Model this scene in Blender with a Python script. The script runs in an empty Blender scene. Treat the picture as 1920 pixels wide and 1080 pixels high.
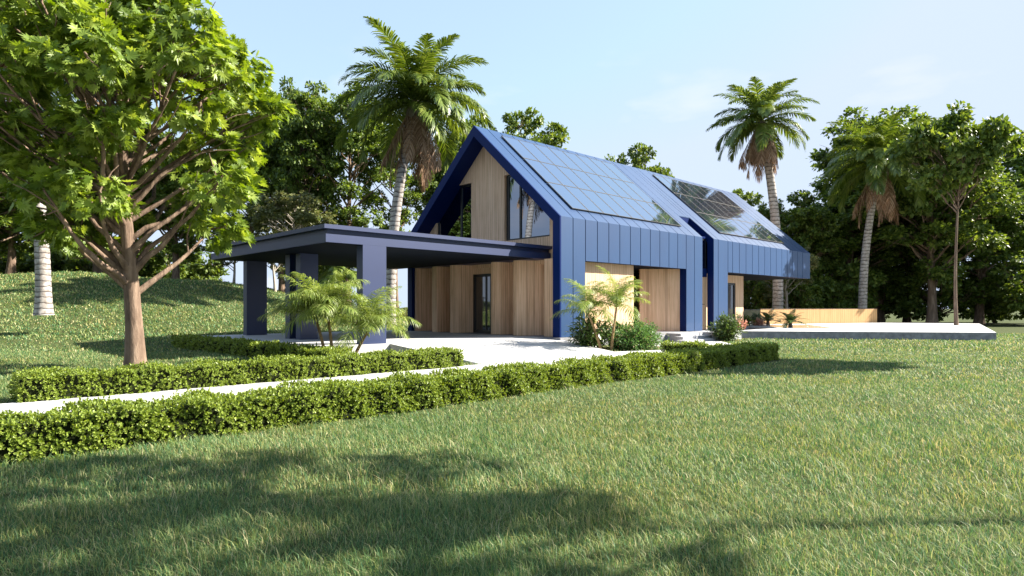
import bpy, math, random
import numpy as np
from mathutils import Vector

# ------------------------------------------------------------------ basics
SC = bpy.context.scene
COL = SC.collection
PI = math.pi
G = -0.35                                   # lawn level; the house platform is z = 0
CA = math.radians(46.204)
FW = np.array([math.cos(CA), math.sin(CA)])   # where the camera looks, in plan
RT = np.array([math.sin(CA), -math.cos(CA)])
SUN = np.array([0.79, -0.613, 0.0]) * math.cos(math.radians(37)); SUN[2] = math.sin(math.radians(37))


def place(w, lat):
    """plan point at w metres along the view axis and lat metres to its right"""
    p = FW * w + RT * lat
    return float(p[0]), float(p[1])


def sstep(a, b, v):
    t = np.clip((np.asarray(v, float) - a) / (b - a), 0, 1)
    return t * t * (3 - 2 * t)


def ground_z(x, y):
    x = np.asarray(x, float); y = np.asarray(y, float)
    w = x * FW[0] + y * FW[1]
    lat = x * RT[0] + y * RT[1]
    m = np.interp(-lat, [3.5, 6.8, 10.4, 14.3, 17.8, 26, 45], [0, .22, 1.05, 2.05, 2.9, 3.4, 3.2])
    m = m * sstep(21.5, 38.5, w) * (1 - sstep(43, 60, w))
    m = m + .12 * np.sin(x * .5 + 1) * np.sin(y * .37) * sstep(26, 34, w) * sstep(4, 9, -lat)
    b = .02 * np.sin(x * .9) * np.cos(y * .8)
    return G + m + b * 0.6


# ------------------------------------------------------------------ mesh builder
class MB:
    def __init__(s):
        s.v = []; s.f = []; s.n = 0

    def add(s, verts, faces, mat=0):
        """faces: int array (n,k) of one size, or list of lists"""
        verts = np.asarray(verts, float).reshape(-1, 3)
        if isinstance(faces, np.ndarray):
            s.f.append((faces + s.n, mat))
        else:
            by = {}
            for f in faces:
                by.setdefault(len(f), []).append(f)
            for k, fl in by.items():
                s.f.append((np.array(fl, int) + s.n, mat))
        s.v.append(verts); s.n += len(verts)

    def box(s, x0, x1, y0, y1, z0, z1, mat=0):
        v = [(x, y, z) for z in (z0, z1) for y in (y0, y1) for x in (x0, x1)]
        s.add(v, [[0, 2, 3, 1], [4, 5, 7, 6], [0, 1, 5, 4], [1, 3, 7, 5], [3, 2, 6, 7], [2, 0, 4, 6]], mat)

    def prism_x(s, poly, x0, x1, mat=0):
        n = len(poly)
        v = [(x0, y, z) for y, z in poly] + [(x1, y, z) for y, z in poly]
        f = [list(range(n))[::-1], list(range(n, 2 * n))]
        f += [[i, (i + 1) % n, n + (i + 1) % n, n + i] for i in range(n)]
        a = sum(poly[i][0] * poly[(i + 1) % n][1] - poly[(i + 1) % n][0] * poly[i][1] for i in range(n))
        if a < 0: f = [q[::-1] for q in f]
        s.add(v, f, mat)

    def prism_z(s, poly, z0, z1, mat=0):
        n = len(poly)
        zt = z1 if hasattr(z1, '__len__') else [z1] * n
        v = [(x, y, z0) for x, y in poly] + [(p[0], p[1], zt[i]) for i, p in enumerate(poly)]
        f = [list(range(n))[::-1], list(range(n, 2 * n))]
        f += [[i, (i + 1) % n, n + (i + 1) % n, n + i] for i in range(n)]
        a = sum(poly[i][0] * poly[(i + 1) % n][1] - poly[(i + 1) % n][0] * poly[i][1] for i in range(n))
        if a < 0: f = [q[::-1] for q in f]
        s.add(v, f, mat)

    def wall(s, pts, z0, z1, th, mat=0):
        """upright wall along plan points, thickness th to the left-hand side of the path"""
        pts = np.asarray(pts, float)
        d = np.gradient(pts, axis=0); d /= np.linalg.norm(d, axis=1)[:, None] + 1e-9
        q = pts + np.stack([-d[:, 1], d[:, 0]], 1) * th
        n = len(pts)
        v = []
        for p in (pts, q):
            for z in (z0, z1):
                v += [(a, b, z) for a, b in p]
        f = []
        for i in range(n - 1):
            f.append([i, i + 1, n + i + 1, n + i])
            f.append([2 * n + i, 3 * n + i, 3 * n + i + 1, 2 * n + i + 1])
            f.append([n + i, n + i + 1, 3 * n + i + 1, 3 * n + i])
        f.append([0, n, 3 * n, 2 * n]); f.append([n - 1, 3 * n - 1, 4 * n - 1, 2 * n - 1])
        s.add(v, f, mat)

    def tube(s, pts, rad, k=8, mat=0, cap=True):
        pts = np.asarray(pts, float); n = len(pts)
        rad = np.broadcast_to(np.asarray(rad, float), (n,))
        t = np.gradient(pts, axis=0); t /= np.linalg.norm(t, axis=1)[:, None] + 1e-9
        ref = np.array([0.0, 0, 1.0]) if abs(t[0, 2]) < .8 else np.array([1.0, 0, 0])
        u = np.cross(t, ref); u /= np.linalg.norm(u, axis=1)[:, None] + 1e-9
        w = np.cross(t, u)
        a = np.arange(k) * 2 * PI / k
        ring = u[:, None] * np.cos(a)[None, :, None] + w[:, None] * np.sin(a)[None, :, None]
        v = (pts[:, None] + ring * rad[:, None, None]).reshape(-1, 3)
        i = np.arange(n - 1)[:, None] * k + np.arange(k)[None]
        j = np.arange(n - 1)[:, None] * k + (np.arange(k)[None] + 1) % k
        s.add(v, np.stack([i, i + k, j + k, j], -1).reshape(-1, 4), mat)
        if cap:
            s.add(v[-k:], [list(range(k))[::-1]], mat)

    def scatter(s, tv, tf, P, D, N, S, mat=0):
        """copies of a small leaf (tv: local verts x=width y=length z=normal; tf faces (n,k)) welded into this mesh"""
        P = np.asarray(P, float); D = np.asarray(D, float); N = np.asarray(N, float)
        D = D / (np.linalg.norm(D, axis=1)[:, None] + 1e-9)
        X = np.cross(D, N); X /= np.linalg.norm(X, axis=1)[:, None] + 1e-9
        Z = np.cross(X, D)
        S = np.broadcast_to(np.asarray(S, float), (len(P),))
        tv = np.asarray(tv, float)
        V = (X[:, None] * tv[None, :, 0:1] + D[:, None] * tv[None, :, 1:2] + Z[:, None] * tv[None, :, 2:3]) * S[:, None, None] + P[:, None]
        k = len(tv); off = np.arange(len(P)) * k
        for g in (tf if isinstance(tf, list) else [tf]):
            g = np.asarray(g, int)
            F = (g[None] + off[:, None, None]).reshape(-1, g.shape[1])
            s.f.append((F + s.n, mat))
        s.v.append(V.reshape(-1, 3)); s.n += k * len(P)

    def build(s, name, mats, parent=None, smooth=False, base=None):
        if not isinstance(mats, (list, tuple)): mats = [mats]
        v = np.concatenate(s.v)
        if base is None:
            base = np.zeros(3); p = parent
            while p is not None:
                base = base + np.array(p.location); p = p.parent
        v = v - np.asarray(base)
        me = bpy.data.meshes.new(name)
        me.vertices.add(len(v)); me.vertices.foreach_set('co', v.astype(np.float32).ravel())
        li = np.concatenate([f.ravel() for f, m in s.f])
        ls = np.concatenate([np.full(len(f), f.shape[1]) for f, m in s.f])
        mi = np.concatenate([np.full(len(f), m) for f, m in s.f])
        me.loops.add(len(li)); me.loops.foreach_set('vertex_index', li.astype(np.int32))
        me.polygons.add(len(ls))
        me.polygons.foreach_set('loop_start', np.concatenate([[0], np.cumsum(ls)[:-1]]).astype(np.int32))
        me.polygons.foreach_set('material_index', mi.astype(np.int32))
        me.polygons.foreach_set('use_smooth', np.full(len(ls), bool(smooth)))
        me.update(calc_edges=True)
        for m in mats: me.materials.append(m)
        o = bpy.data.objects.new(name, me); COL.objects.link(o)
        if parent is not None: o.parent = parent
        elif np.any(base): o.location = base
        return o


def tag(o, label=None, cat=None, group=None, kind=None):
    if label: o['label'] = label
    if cat: o['category'] = cat
    if group: o['group'] = group
    if kind: o['kind'] = kind
    return o


def thing(name, label, cat, loc=(0, 0, 0), group=None):
    o = bpy.data.objects.new(name, None); COL.objects.link(o)
    o.location = loc; o.empty_display_size = .3
    return tag(o, label, cat, group)


def dup(o, parent=None):
    kids = list(o.children)
    c = o.copy(); COL.objects.link(c)
    if parent is not None: c.parent = parent
    for k in kids: dup(k, c)
    return c


# ------------------------------------------------------------------ materials
def mat(name, base=(.5, .5, .5), rough=.6, metal=0.0, spec=.5, coat=0.0, coat_rough=.1, ior=1.5):
    m = bpy.data.materials.new(name); m.use_nodes = True
    b = m.node_tree.nodes['Principled BSDF']
    b.inputs['Base Color'].default_value = (*base, 1)
    b.inputs['Roughness'].default_value = rough
    b.inputs['Metallic'].default_value = metal
    b.inputs['Specular IOR Level'].default_value = spec
    b.inputs['Coat Weight'].default_value = coat
    b.inputs['Coat Roughness'].default_value = coat_rough
    b.inputs['IOR'].default_value = ior
    return m


def nd(m, t, **kw):
    n = m.node_tree.nodes.new(t)
    for k, v in kw.items():
        if k in n.inputs: n.inputs[k].default_value = v
        else: setattr(n, k, v)
    return n


def lk(m, a, b): m.node_tree.links.new(a, b)


def ramp(m, stops):
    r = nd(m, 'ShaderNodeValToRGB'); e = r.color_ramp.elements
    while len(e) < len(stops): e.new(.5)
    for i, (p, c) in enumerate(stops):
        e[i].position = p; e[i].color = (*c, 1)
    return r


def noisy(name, stops, scale=(1, 1, 1), nscale=5, detail=6, rough=.7, bump=0.0, bdist=.02, spec=.4, roughn=.6, **kw):
    m = mat(name, rough=rough, spec=spec, **kw)
    b = m.node_tree.nodes['Principled BSDF']
    tc = nd(m, 'ShaderNodeTexCoord'); mp = nd(m, 'ShaderNodeMapping'); mp.inputs['Scale'].default_value = scale
    n = nd(m, 'ShaderNodeTexNoise', Scale=nscale, Detail=detail, Roughness=roughn)
    lk(m, tc.outputs['Object'], mp.inputs['Vector']); lk(m, mp.outputs['Vector'], n.inputs['Vector'])
    r = ramp(m, stops); lk(m, n.outputs['Fac'], r.inputs['Fac']); lk(m, r.outputs['Color'], b.inputs['Base Color'])
    if bump:
        bp = nd(m, 'ShaderNodeBump', Strength=bump, Distance=bdist)
        lk(m, n.outputs['Fac'], bp.inputs['Height']); lk(m, bp.outputs['Normal'], b.inputs['Normal'])
    return m


def leafy(name, stops, trans=.3, rough=.45, spec=.35, tcol=None, big=0.0):
    """leaf colour differs leaf by leaf; some light passes through"""
    m = mat(name, rough=rough, spec=spec)
    b = m.node_tree.nodes['Principled BSDF']
    g = nd(m, 'ShaderNodeNewGeometry')
    r = ramp(m, stops); lk(m, g.outputs['Random Per Island'], r.inputs['Fac'])
    if big:                                    # dry and lush patches wander over the lawn
        tc_ = nd(m, 'ShaderNodeTexCoord'); nz_ = nd(m, 'ShaderNodeTexNoise', Scale=.55, Detail=5, Roughness=.6)
        lk(m, tc_.outputs['Object'], nz_.inputs['Vector'])
        r3 = ramp(m, [(.34, (.74, .86, .8)), (.5, (1, 1, 1)), (.66, (1.0, .93, .78))]); lk(m, nz_.outputs['Fac'], r3.inputs['Fac'])
        mu_ = nd(m, 'ShaderNodeMix', data_type='RGBA', blend_type='MULTIPLY'); mu_.inputs[0].default_value = big
        lk(m, r.outputs['Color'], mu_.inputs[6]); lk(m, r3.outputs['Color'], mu_.inputs[7])
        col_ = mu_.outputs[2]
    else:
        col_ = r.outputs['Color']
    lk(m, col_, b.inputs['Base Color'])
    t = nd(m, 'ShaderNodeBsdfTranslucent')
    hs = nd(m, 'ShaderNodeHueSaturation', Hue=.485, Saturation=1.15, Value=1.25)
    lk(m, col_, hs.inputs['Color']); lk(m, hs.outputs['Color'], t.inputs['Color'])
    mx = nd(m, 'ShaderNodeMixShader'); mx.inputs[0].default_value = trans
    lk(m, b.outputs[0], mx.inputs[1]); lk(m, t.outputs[0], mx.inputs[2])
    lk(m, mx.outputs[0], m.node_tree.nodes['Material Output'].inputs['Surface'])
    return m


def wood_mat(name, dark, mid, light):
    m = mat(name, rough=.6, spec=.3)
    b = m.node_tree.nodes['Principled BSDF']
    tc = nd(m, 'ShaderNodeTexCoord')
    mp = nd(m, 'ShaderNodeMapping'); mp.inputs['Scale'].default_value = (40, 40, .45)
    n1 = nd(m, 'ShaderNodeTexNoise', Scale=1.0, Detail=3, Roughness=.7)
    mp2 = nd(m, 'ShaderNodeMapping'); mp2.inputs['Scale'].default_value = (7, 7, 1.6)
    n2 = nd(m, 'ShaderNodeTexNoise', Scale=1.0, Detail=5, Roughness=.6)
    for a, c in ((mp, n1), (mp2, n2)):
        lk(m, tc.outputs['Object'], a.inputs['Vector']); lk(m, a.outputs['Vector'], c.inputs['Vector'])
    mx = nd(m, 'ShaderNodeMath', operation='MULTIPLY_ADD'); mx.inputs[1].default_value = .86; 
    ad = nd(m, 'ShaderNodeMath', operation='MULTIPLY'); ad.inputs[1].default_value = .14
    lk(m, n2.outputs['Fac'], ad.inputs[0]); lk(m, n1.outputs['Fac'], mx.inputs[0]); lk(m, ad.outputs[0], mx.inputs[2])
    r = ramp(m, [(.34, dark), (.5, mid), (.68, light)])
    lk(m, mx.outputs[0], r.inputs['Fac']); lk(m, r.outputs['Color'], b.inputs['Base Color'])
    # upright slats about a hand apart, with a dark groove between
    sx = nd(m, 'ShaderNodeSeparateXYZ'); lk(m, tc.outputs['Object'], sx.inputs[0])
    sa = nd(m, 'ShaderNodeMath', operation='ADD'); lk(m, sx.outputs['X'], sa.inputs[0]); lk(m, sx.outputs['Y'], sa.inputs[1])
    sm_ = nd(m, 'ShaderNodeMath', operation='MULTIPLY'); sm_.inputs[1].default_value = 8.5; lk(m, sa.outputs[0], sm_.inputs[0])
    sf = nd(m, 'ShaderNodeMath', operation='FRACT'); lk(m, sm_.outputs[0], sf.inputs[0])
    rg = ramp(m, [(.0, (.5, .46, .42)), (.13, (.55, .5, .46)), (.2, (1, 1, 1))]); lk(m, sf.outputs[0], rg.inputs['Fac'])
    mg = nd(m, 'ShaderNodeMix', data_type='RGBA', blend_type='MULTIPLY'); mg.inputs[0].default_value = .5
    lk(m, r.outputs['Color'], mg.inputs[6]); lk(m, rg.outputs['Color'], mg.inputs[7]); lk(m, mg.outputs[2], b.inputs['Base Color'])
    bp = nd(m, 'ShaderNodeBump', Strength=.5, Distance=.01)
    lk(m, n1.outputs['Fac'], bp.inputs['Height']); lk(m, bp.outputs['Normal'], b.inputs['Normal'])
    return m


M = {}
M['navy'] = mat('shaded_navy_metal', (.0012, .012, .078), rough=.45, spec=.12)  # darker copy of the cladding metal; the gable front's shade is in its colour
M['cladding'] = noisy('navy_sheet_metal', [(.3, (.0014, .032, .108)), (.7, (.002, .039, .124))], scale=(1, 1, .35), nscale=.9, detail=5, rough=.45, spec=.5, ior=1.56, coat=.15, coat_rough=.06, bump=.05, bdist=.04)
M['carport'] = noisy('carport_navy_metal', [(.3, (.001, .0115, .062)), (.7, (.0014, .0145, .074))], nscale=.8, rough=.46, spec=.5, ior=1.64)
M['soffit'] = mat('shade_dark_soffit', (.004, .007, .014), rough=.85, spec=.1)  # shade under the roofs is put into this near-black colour
M['seam'] = mat('seam_shadow_metal', (.004, .008, .02), rough=.6)
M['wood'] = wood_mat('slatted_timber', (.38, .23, .125), (.64, .42, .265), (.77, .56, .39))
M['fencewood'] = wood_mat('fence_timber', (.34, .19, .07), (.5, .3, .13), (.6, .38, .18))
M['black'] = mat('black_aluminium', (.008, .009, .011), rough=.35)
M['glass'] = mat('coated_window_glass', (.19, .22, .27), rough=.015, metal=1.0)
M['doorglass'] = mat('dark_door_glass', (.02, .02, .02), rough=.03, spec=1.0, ior=1.7)
M['pv'] = mat('solar_glass', (.33, .43, .61), rough=.035, metal=.95, coat=.3, coat_rough=.02)
M['pvframe'] = mat('panel_frame', (.16, .145, .125), rough=.4, metal=.6)
M['concrete'] = noisy('pale_concrete', [(.28, (.14, .14, .155)), (.5, (.22, .22, .235)), (.75, (.31, .31, .325))], nscale=5, detail=8, rough=.85, bump=.25, bdist=.01)
M['paving'] = noisy('pale_stone_paving', [(.28, (.3, .295, .29)), (.43, (.43, .425, .42)), (.6, (.5, .495, .49)), (.8, (.58, .575, .57))], scale=(1, 2.6, 1), nscale=2.2, detail=12, roughn=.7, rough=.8, bump=.15, bdist=.01)
M['steps'] = noisy('step_concrete', [(.28, (.24, .24, .255)), (.5, (.35, .35, .365)), (.75, (.45, .45, .46))], nscale=4, detail=9, rough=.85, bump=.2, bdist=.01)
M['soil'] = noisy('lawn_soil', [(.3, (.035, .045, .015)), (.55, (.06, .075, .025)), (.75, (.095, .1, .045))], nscale=9, detail=8, rough=.95, bump=.6, bdist=.03, spec=.1)
M['water'] = mat('pool_water', (.03, .12, .22), rough=.04, spec=.8)
M['hedge'] = leafy('hedge_leaf', [(0, (.09, .135, .018)), (.5, (.195, .27, .038)), (1, (.33, .4, .085))], trans=.3, rough=.4)
M['hedgecore'] = mat('hedge_twigs', (.012, .016, .005), rough=.95, spec=.1)
M['grass'] = leafy('grass_blade', [(0, (.05, .135, .06)), (.3, (.095, .19, .07)), (.62, (.195, .26, .085)), (.84, (.33, .35, .125)), (1, (.52, .45, .27))], trans=.36, rough=.5, spec=.22, big=1.0)
M['leaf_dark'] = leafy('broad_leaf', [(0, (.042, .075, .014)), (.6, (.115, .18, .034)), (1, (.24, .31, .065))], trans=.4)
M['leaf_mid'] = leafy('fresh_leaf', [(0, (.055, .095, .018)), (.6, (.12, .18, .032)), (1, (.23, .29, .06))], trans=.35)
M['leaf_pale'] = leafy('pale_leaf', [(0, (.07, .09, .03)), (.6, (.13, .15, .05)), (1, (.22, .22, .09))], trans=.35)
M['maple'] = leafy('maple_leaf', [(0, (.09, .15, .02)), (.6, (.18, .26, .04)), (1, (.32, .4, .08))], trans=.45, rough=.4)
M['palm'] = leafy('palm_leaflet', [(0, (.06, .105, .018)), (.6, (.135, .195, .032)), (1, (.24, .29, .07))], trans=.3, rough=.38, spec=.5)
M['areca'] = leafy('areca_leaflet', [(0, (.11, .17, .03)), (.6, (.22, .29, .06)), (1, (.36, .41, .13))], trans=.4, rough=.4)
M['dead'] = leafy('dead_frond', [(0, (.14, .08, .045)), (.6, (.3, .185, .11)), (1, (.45, .31, .21))], trans=.1, rough=.8, spec=.1)
M['husk'] = noisy('palm_husk', [(.3, (.14, .1, .075)), (.7, (.3, .25, .21))], scale=(6, 6, 1), nscale=3, rough=.9)
M['bark'] = noisy('tree_bark', [(.3, (.085, .055, .038)), (.5, (.17, .115, .08)), (.72, (.29, .21, .15))], scale=(1, 1, .22), nscale=8, detail=10, rough=.95, bump=.9, bdist=.05)
M['bark_pale'] = noisy('pale_bark', [(.3, (.2, .17, .14)), (.7, (.42, .38, .33))], scale=(1, 1, .3), nscale=7, rough=.9, bump=.4)
M['stem'] = noisy('areca_stem', [(.3, (.17, .1, .04)), (.7, (.38, .25, .12))], scale=(1, 1, 3), nscale=9, rough=.8)
M['shrub'] = leafy('glossy_shrub_leaf', [(0, (.035, .07, .016)), (.6, (.09, .15, .035)), (1, (.19, .26, .07))], trans=.2, rough=.3, spec=.6)
M['fine'] = leafy('fine_shrub_leaf', [(0, (.05, .12, .03)), (.6, (.11, .22, .06)), (.93, (.18, .3, .09)), (1, (.32, .15, .09))], trans=.3)
M['sage'] = leafy('sage_leaf', [(0, (.12, .18, .09)), (1, (.26, .32, .2))], trans=.3)
M['pink'] = leafy('pink_bloom', [(0, (.5, .22, .14)), (1, (.75, .45, .32))], trans=.2)


def trunk_rings():
    m = mat('ringed_palm_bark', rough=.85, spec=.2)
    b = m.node_tree.nodes['Principled BSDF']
    tc = nd(m, 'ShaderNodeTexCoord')
    wv = nd(m, 'ShaderNodeTexWave', Scale=1.15, Distortion=2.6, Detail=3); wv.bands_direction = 'Z'; wv.wave_profile = 'SAW'
    wv.inputs['Detail Scale'].default_value = 2.2
    ns = nd(m, 'ShaderNodeTexNoise', Scale=6, Detail=6)
    lk(m, tc.outputs['Object'], wv.inputs['Vector']); lk(m, tc.outputs['Object'], ns.inputs['Vector'])
    r = ramp(m, [(0, (.08, .07, .07)), (.16, (.2, .18, .165)), (.3, (.43, .4, .37)), (1, (.52, .49, .46))])
    lk(m, wv.outputs['Fac'], r.inputs['Fac'])
    r2 = ramp(m, [(.3, (.55, .5, .47)), (.65, (1, 1, 1))]); lk(m, ns.outputs['Fac'], r2.inputs['Fac'])
    mx = nd(m, 'ShaderNodeMix', data_type='RGBA', blend_type='MULTIPLY'); mx.inputs[0].default_value = 1
    lk(m, r.outputs['Color'], mx.inputs[6]); lk(m, r2.outputs['Color'], mx.inputs[7]); lk(m, mx.outputs[2], b.inputs['Base Color'])
    bp = nd(m, 'ShaderNodeBump', Strength=.8, Distance=.04); lk(m, wv.outputs['Fac'], bp.inputs['Height']); lk(m, bp.outputs['Normal'], b.inputs['Normal'])
    return m


M['rings'] = trunk_rings()

# ------------------------------------------------------------------ camera, light, sky
cam_d = bpy.data.cameras.new('camera'); cam = bpy.data.objects.new('camera', cam_d); COL.objects.link(cam)
cam.location = (0, 0, 1.05)
cam.rotation_euler = (PI / 2, 0, CA - PI / 2)
cam_d.sensor_width = 36; cam_d.lens = 22.293; cam_d.shift_y = 37 / 1920
cam_d.clip_start = .05; cam_d.clip_end = 3000
SC.camera = cam

sun_d = bpy.data.lights.new('sun', 'SUN'); sun_d.energy = 5.0; sun_d.angle = math.radians(.5); sun_d.color = (1, .93, .82)
sun = bpy.data.objects.new('sun', sun_d); COL.objects.link(sun)
sun.rotation_euler = Vector(SUN).to_track_quat('Z', 'Y').to_euler()

world = bpy.data.worlds.new('World'); SC.world = world; world.use_nodes = True
wt = world.node_tree; wn = wt.nodes
bg = wn['Background']; bg.inputs['Strength'].default_value = .122
sky = wn.new('ShaderNodeTexSky'); sky.sky_type = 'NISHITA'; sky.sun_disc = False
sky.sun_elevation = math.radians(37); sky.sun_rotation = math.atan2(SUN[0], SUN[1])
sky.air_density = 1.0; sky.dust_density = 1.0; sky.ozone_density = 1.0
# thin cloud near the horizon, as a layer of the sky itself
tc = wn.new('ShaderNodeTexCoord'); sp = wn.new('ShaderNodeSeparateXYZ'); wt.links.new(tc.outputs['Generated'], sp.inputs[0])
mp = wn.new('ShaderNodeMapping'); mp.inputs['Scale'].default_value = (2.2, 2.2, 7.0); wt.links.new(tc.outputs['Generated'], mp.inputs[0])
nz = wn.new('ShaderNodeTexNoise'); nz.inputs['Scale'].default_value = 2.3; nz.inputs['Detail'].default_value = 7; wt.links.new(mp.outputs[0], nz.inputs[0])
cr = wn.new('ShaderNodeValToRGB'); cr.color_ramp.elements[0].position = .58; cr.color_ramp.elements[1].position = .72
wt.links.new(nz.outputs['Fac'], cr.inputs[0])
mr = wn.new('ShaderNodeMapRange'); mr.inputs['From Min'].default_value = .0; mr.inputs['From Max'].default_value = .42
mr.inputs['To Min'].default_value = 1; mr.inputs['To Max'].default_value = 0.0; wt.links.new(sp.outputs['Z'], mr.inputs['Value'])
mu = wn.new('ShaderNodeMath'); mu.operation = 'MULTIPLY'; wt.links.new(cr.outputs['Color'], mu.inputs[0]); wt.links.new(mr.outputs[0], mu.inputs[1])
mm = wn.new('ShaderNodeMix'); mm.data_type = 'RGBA'
wt.links.new(mu.outputs[0], mm.inputs[0]); 
hz = wn.new('ShaderNodeMix'); hz.data_type = 'RGBA'; hz.inputs[0].default_value = .7      # thin high veil over the clear sky
wt.links.new(sky.outputs[0], hz.inputs[6]); hz.inputs[7].default_value = (1.32, 1.72, 2.5, 1)
dk = wn.new('ShaderNodeMix'); dk.data_type = 'RGBA'; dk.blend_type = 'DARKEN'; dk.inputs[0].default_value = 1      # haze caps the horizon glare
wt.links.new(hz.outputs[2], dk.inputs[6]); dk.inputs[7].default_value = (1.7, 2.0, 2.5, 1)
wt.links.new(dk.outputs[2], mm.inputs[6]); mm.inputs[7].default_value = (2.5, 2.5, 2.7, 1)
wt.links.new(mm.outputs[2], bg.inputs['Color'])

SC.view_settings.view_transform = 'Standard'; SC.view_settings.look = 'None'
SC.view_settings.exposure = 1.84; SC.view_settings.gamma = 1.0
SC.view_settings.use_curve_mapping = False
SC.cycles.max_bounces = 8; SC.cycles.transparent_max_bounces = 8
SC.cycles.use_denoising = True

# ------------------------------------------------------------------ ground, paving, platform
def make_ground():
    a = np.concatenate([-np.geomspace(900, 12, 22), np.linspace(-10, 70, 90), np.geomspace(74, 900, 22)])
    X, Y = np.meshgrid(a, a, indexing='ij')
    Z = ground_z(X, Y)
    n = len(a)
    b = MB(); i = np.arange(n - 1)[:, None] * n + np.arange(n - 1)[None]
    b.add(np.stack([X, Y, Z], -1).reshape(-1, 3), np.stack([i, i + n, i + n + 1, i + 1], -1).reshape(-1, 4))
    o = b.build('ground', M['soil'], smooth=True); tag(o, 'grassy soil under the lawn and mound', kind='structure')


make_ground()

PATH = [(-14, 7.55), (16.2, 7.75), (16.35, 10.75), (21.0, 10.15), (24.6, 13.2), (24.6, 13.9), (20.6, 13.9), (18.6, 12.0), (17.83, 11.6), (15.9, 12.2), (10.25, 12.2), (10.25, 11.7), (-14, 11.6)]
b = MB(); b.prism_z(PATH, G - .3, G + .022)
tag(b.build('path', M['paving']), 'pale stone path between the two long hedges', kind='structure')
b = MB()
b.prism_z([(10.3, 12.0), (15.95, 12.0), (16.62, 14.75), (16.62, 15.92), (10.3, 15.92)], G - .3, [G + .028, G + .028, -.085, -.008, -.008])
tag(b.build('driveway', M['paving']), 'pale stone driveway sloping up to the carport', kind='structure')
b = MB()
b.prism_z([(7.92, 15.925), (16.52, 15.925), (16.52, 25.3), (7.92, 25.3)], G - .6, 0.0)
tag(b.build('carport_floor', M['paving']), 'pale stone floor slab of the carport', kind='structure')

# ------------------------------------------------------------------ house
YR, YL, YM, ZE, ZR, XG, XE = 14.92, 24.24, 19.58, 4.28, 8.42, 16.65, 38.8
SL = (ZR - ZE) / (YM - YR)
CS = 1 / math.hypot(1, SL); SN = SL * CS        # roof slope cos and sin
TH = .33


def zin(y): return 8.0 - abs(y - YM) * SL


house = thing('house', 'navy metal clad gabled house with slatted timber walls', 'house', (XG, YR, 0))


def shell_half(zb, o, i, side=1, y0=None):
    """cross section of wall plus roof slope on one side between offsets o and i from the outside; y0 starts it on the slope"""
    def Y(v): return v if side > 0 else 2 * YM - v
    def kn(t):            # knee at offset t
        return YR + t, ZE - t * (1 / CS - SL) 
    def rd(t): return YM, ZR - t / CS
    (ko, kz), (ki, kiz) = kn(o), kn(i)
    ro, ri = rd(o), rd(i)
    if y0 is None:
        p = [(ko, zb), (ko, kz), ro, ri, (ki, kiz), (ki, zb)]
    else:
        p = [(y0, ZE + (y0 - YR) * SL - o / CS), ro, ri, (y0, ZE + (y0 - YR) * SL - i / CS)]
    return [(Y(a), c) for a, c in p]


OB = 2.78
segs = [(XG + .05, 18.035, 0, None), (18.035, 25.0, OB, None), (25.0, 26.38, 0, None), (26.38, 27.42, None, 16.2), (27.42, 28.79, 0, None), (28.79, XE, OB, None)]
b = MB()
for x0, x1, zb, y0 in segs:
    b.prism_x(shell_half(zb if zb is not None else 0, .028, TH, 1, y0), x0, x1)
b.build('roof_shell', M['navy'], house)
b = MB()
for x0, x1, zb, y0 in segs:
    b.prism_x(shell_half((zb if zb is not None else 0) + .002, .0262, .0275, 1, y0), x0 + .004, x1 - .004)
b.build('seam_backing', M['seam'], house)  # dark sheet added behind the panels, shade of the gaps put into its colour
b = MB()
b.prism_x(shell_half(0, .028, TH, -1), XG + .05, 32.8); b.prism_x(shell_half(OB, .028, TH, -1), 32.8, XE)
b.build('back_roof_shell', M['navy'], house)
# the folded front of the gable: one inverted V on two posts
b = MB()
out = shell_half(0, -.004, TH + .002, 1); outl = shell_half(0, -.004, TH + .002, -1)
poly = out[:3] + outl[:2][::-1] + outl[5:3:-1] + [out[3]] + out[4:]
b.prism_x(poly, XG - .02, XG + .05)
b.build('gable_frame', M['navy'], house)
# sheet metal panels, each folding from wall to roof
xs = [XG + .055] + [XG + .695 * k for k in range(1, 14)] + [26.38]
xs2 = [27.42, 27.84] + [27.84 + .705 * k for k in range(1, 15)]; xs2 += [28.79 + 0] ; xs2 = sorted(set([round(v, 3) for v in xs2 if v < XE - .3 and abs(v - 28.55) > .01] + [XE]))
gap = .019
b = MB()
def panels(xl, side, opening):
    for k in range(len(xl) - 1):
        x0, x1 = xl[k] + (gap if k else 0), xl[k + 1] - (gap if k < len(xl) - 2 else 0)
        if x1 - x0 < .1: continue
        xm = .5 * (x0 + x1)
        b.prism_x(shell_half(opening(xm), 0, .026, side), x0, x1)
panels(xs, 1, lambda x: OB - .012 if 18.0 < x < 25.0 else .004)
panels(xs2, 1, lambda x: OB - .012 if x > 28.8 else .004)
for x0, x1 in ((26.38 + gap, 27.07), (27.07 + gap, 27.42 - gap)):
    b.prism_x(shell_half(0, 0, .026, 1, 16.19), x0, x1)
b.build('metal_cladding', M['cladding'], house)
b = MB()
panels(xs + [27.07] + xs2, -1, lambda x: .004 if x < 32.8 else OB - .012)
b.build('back_cladding', M['cladding'], house)

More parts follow.
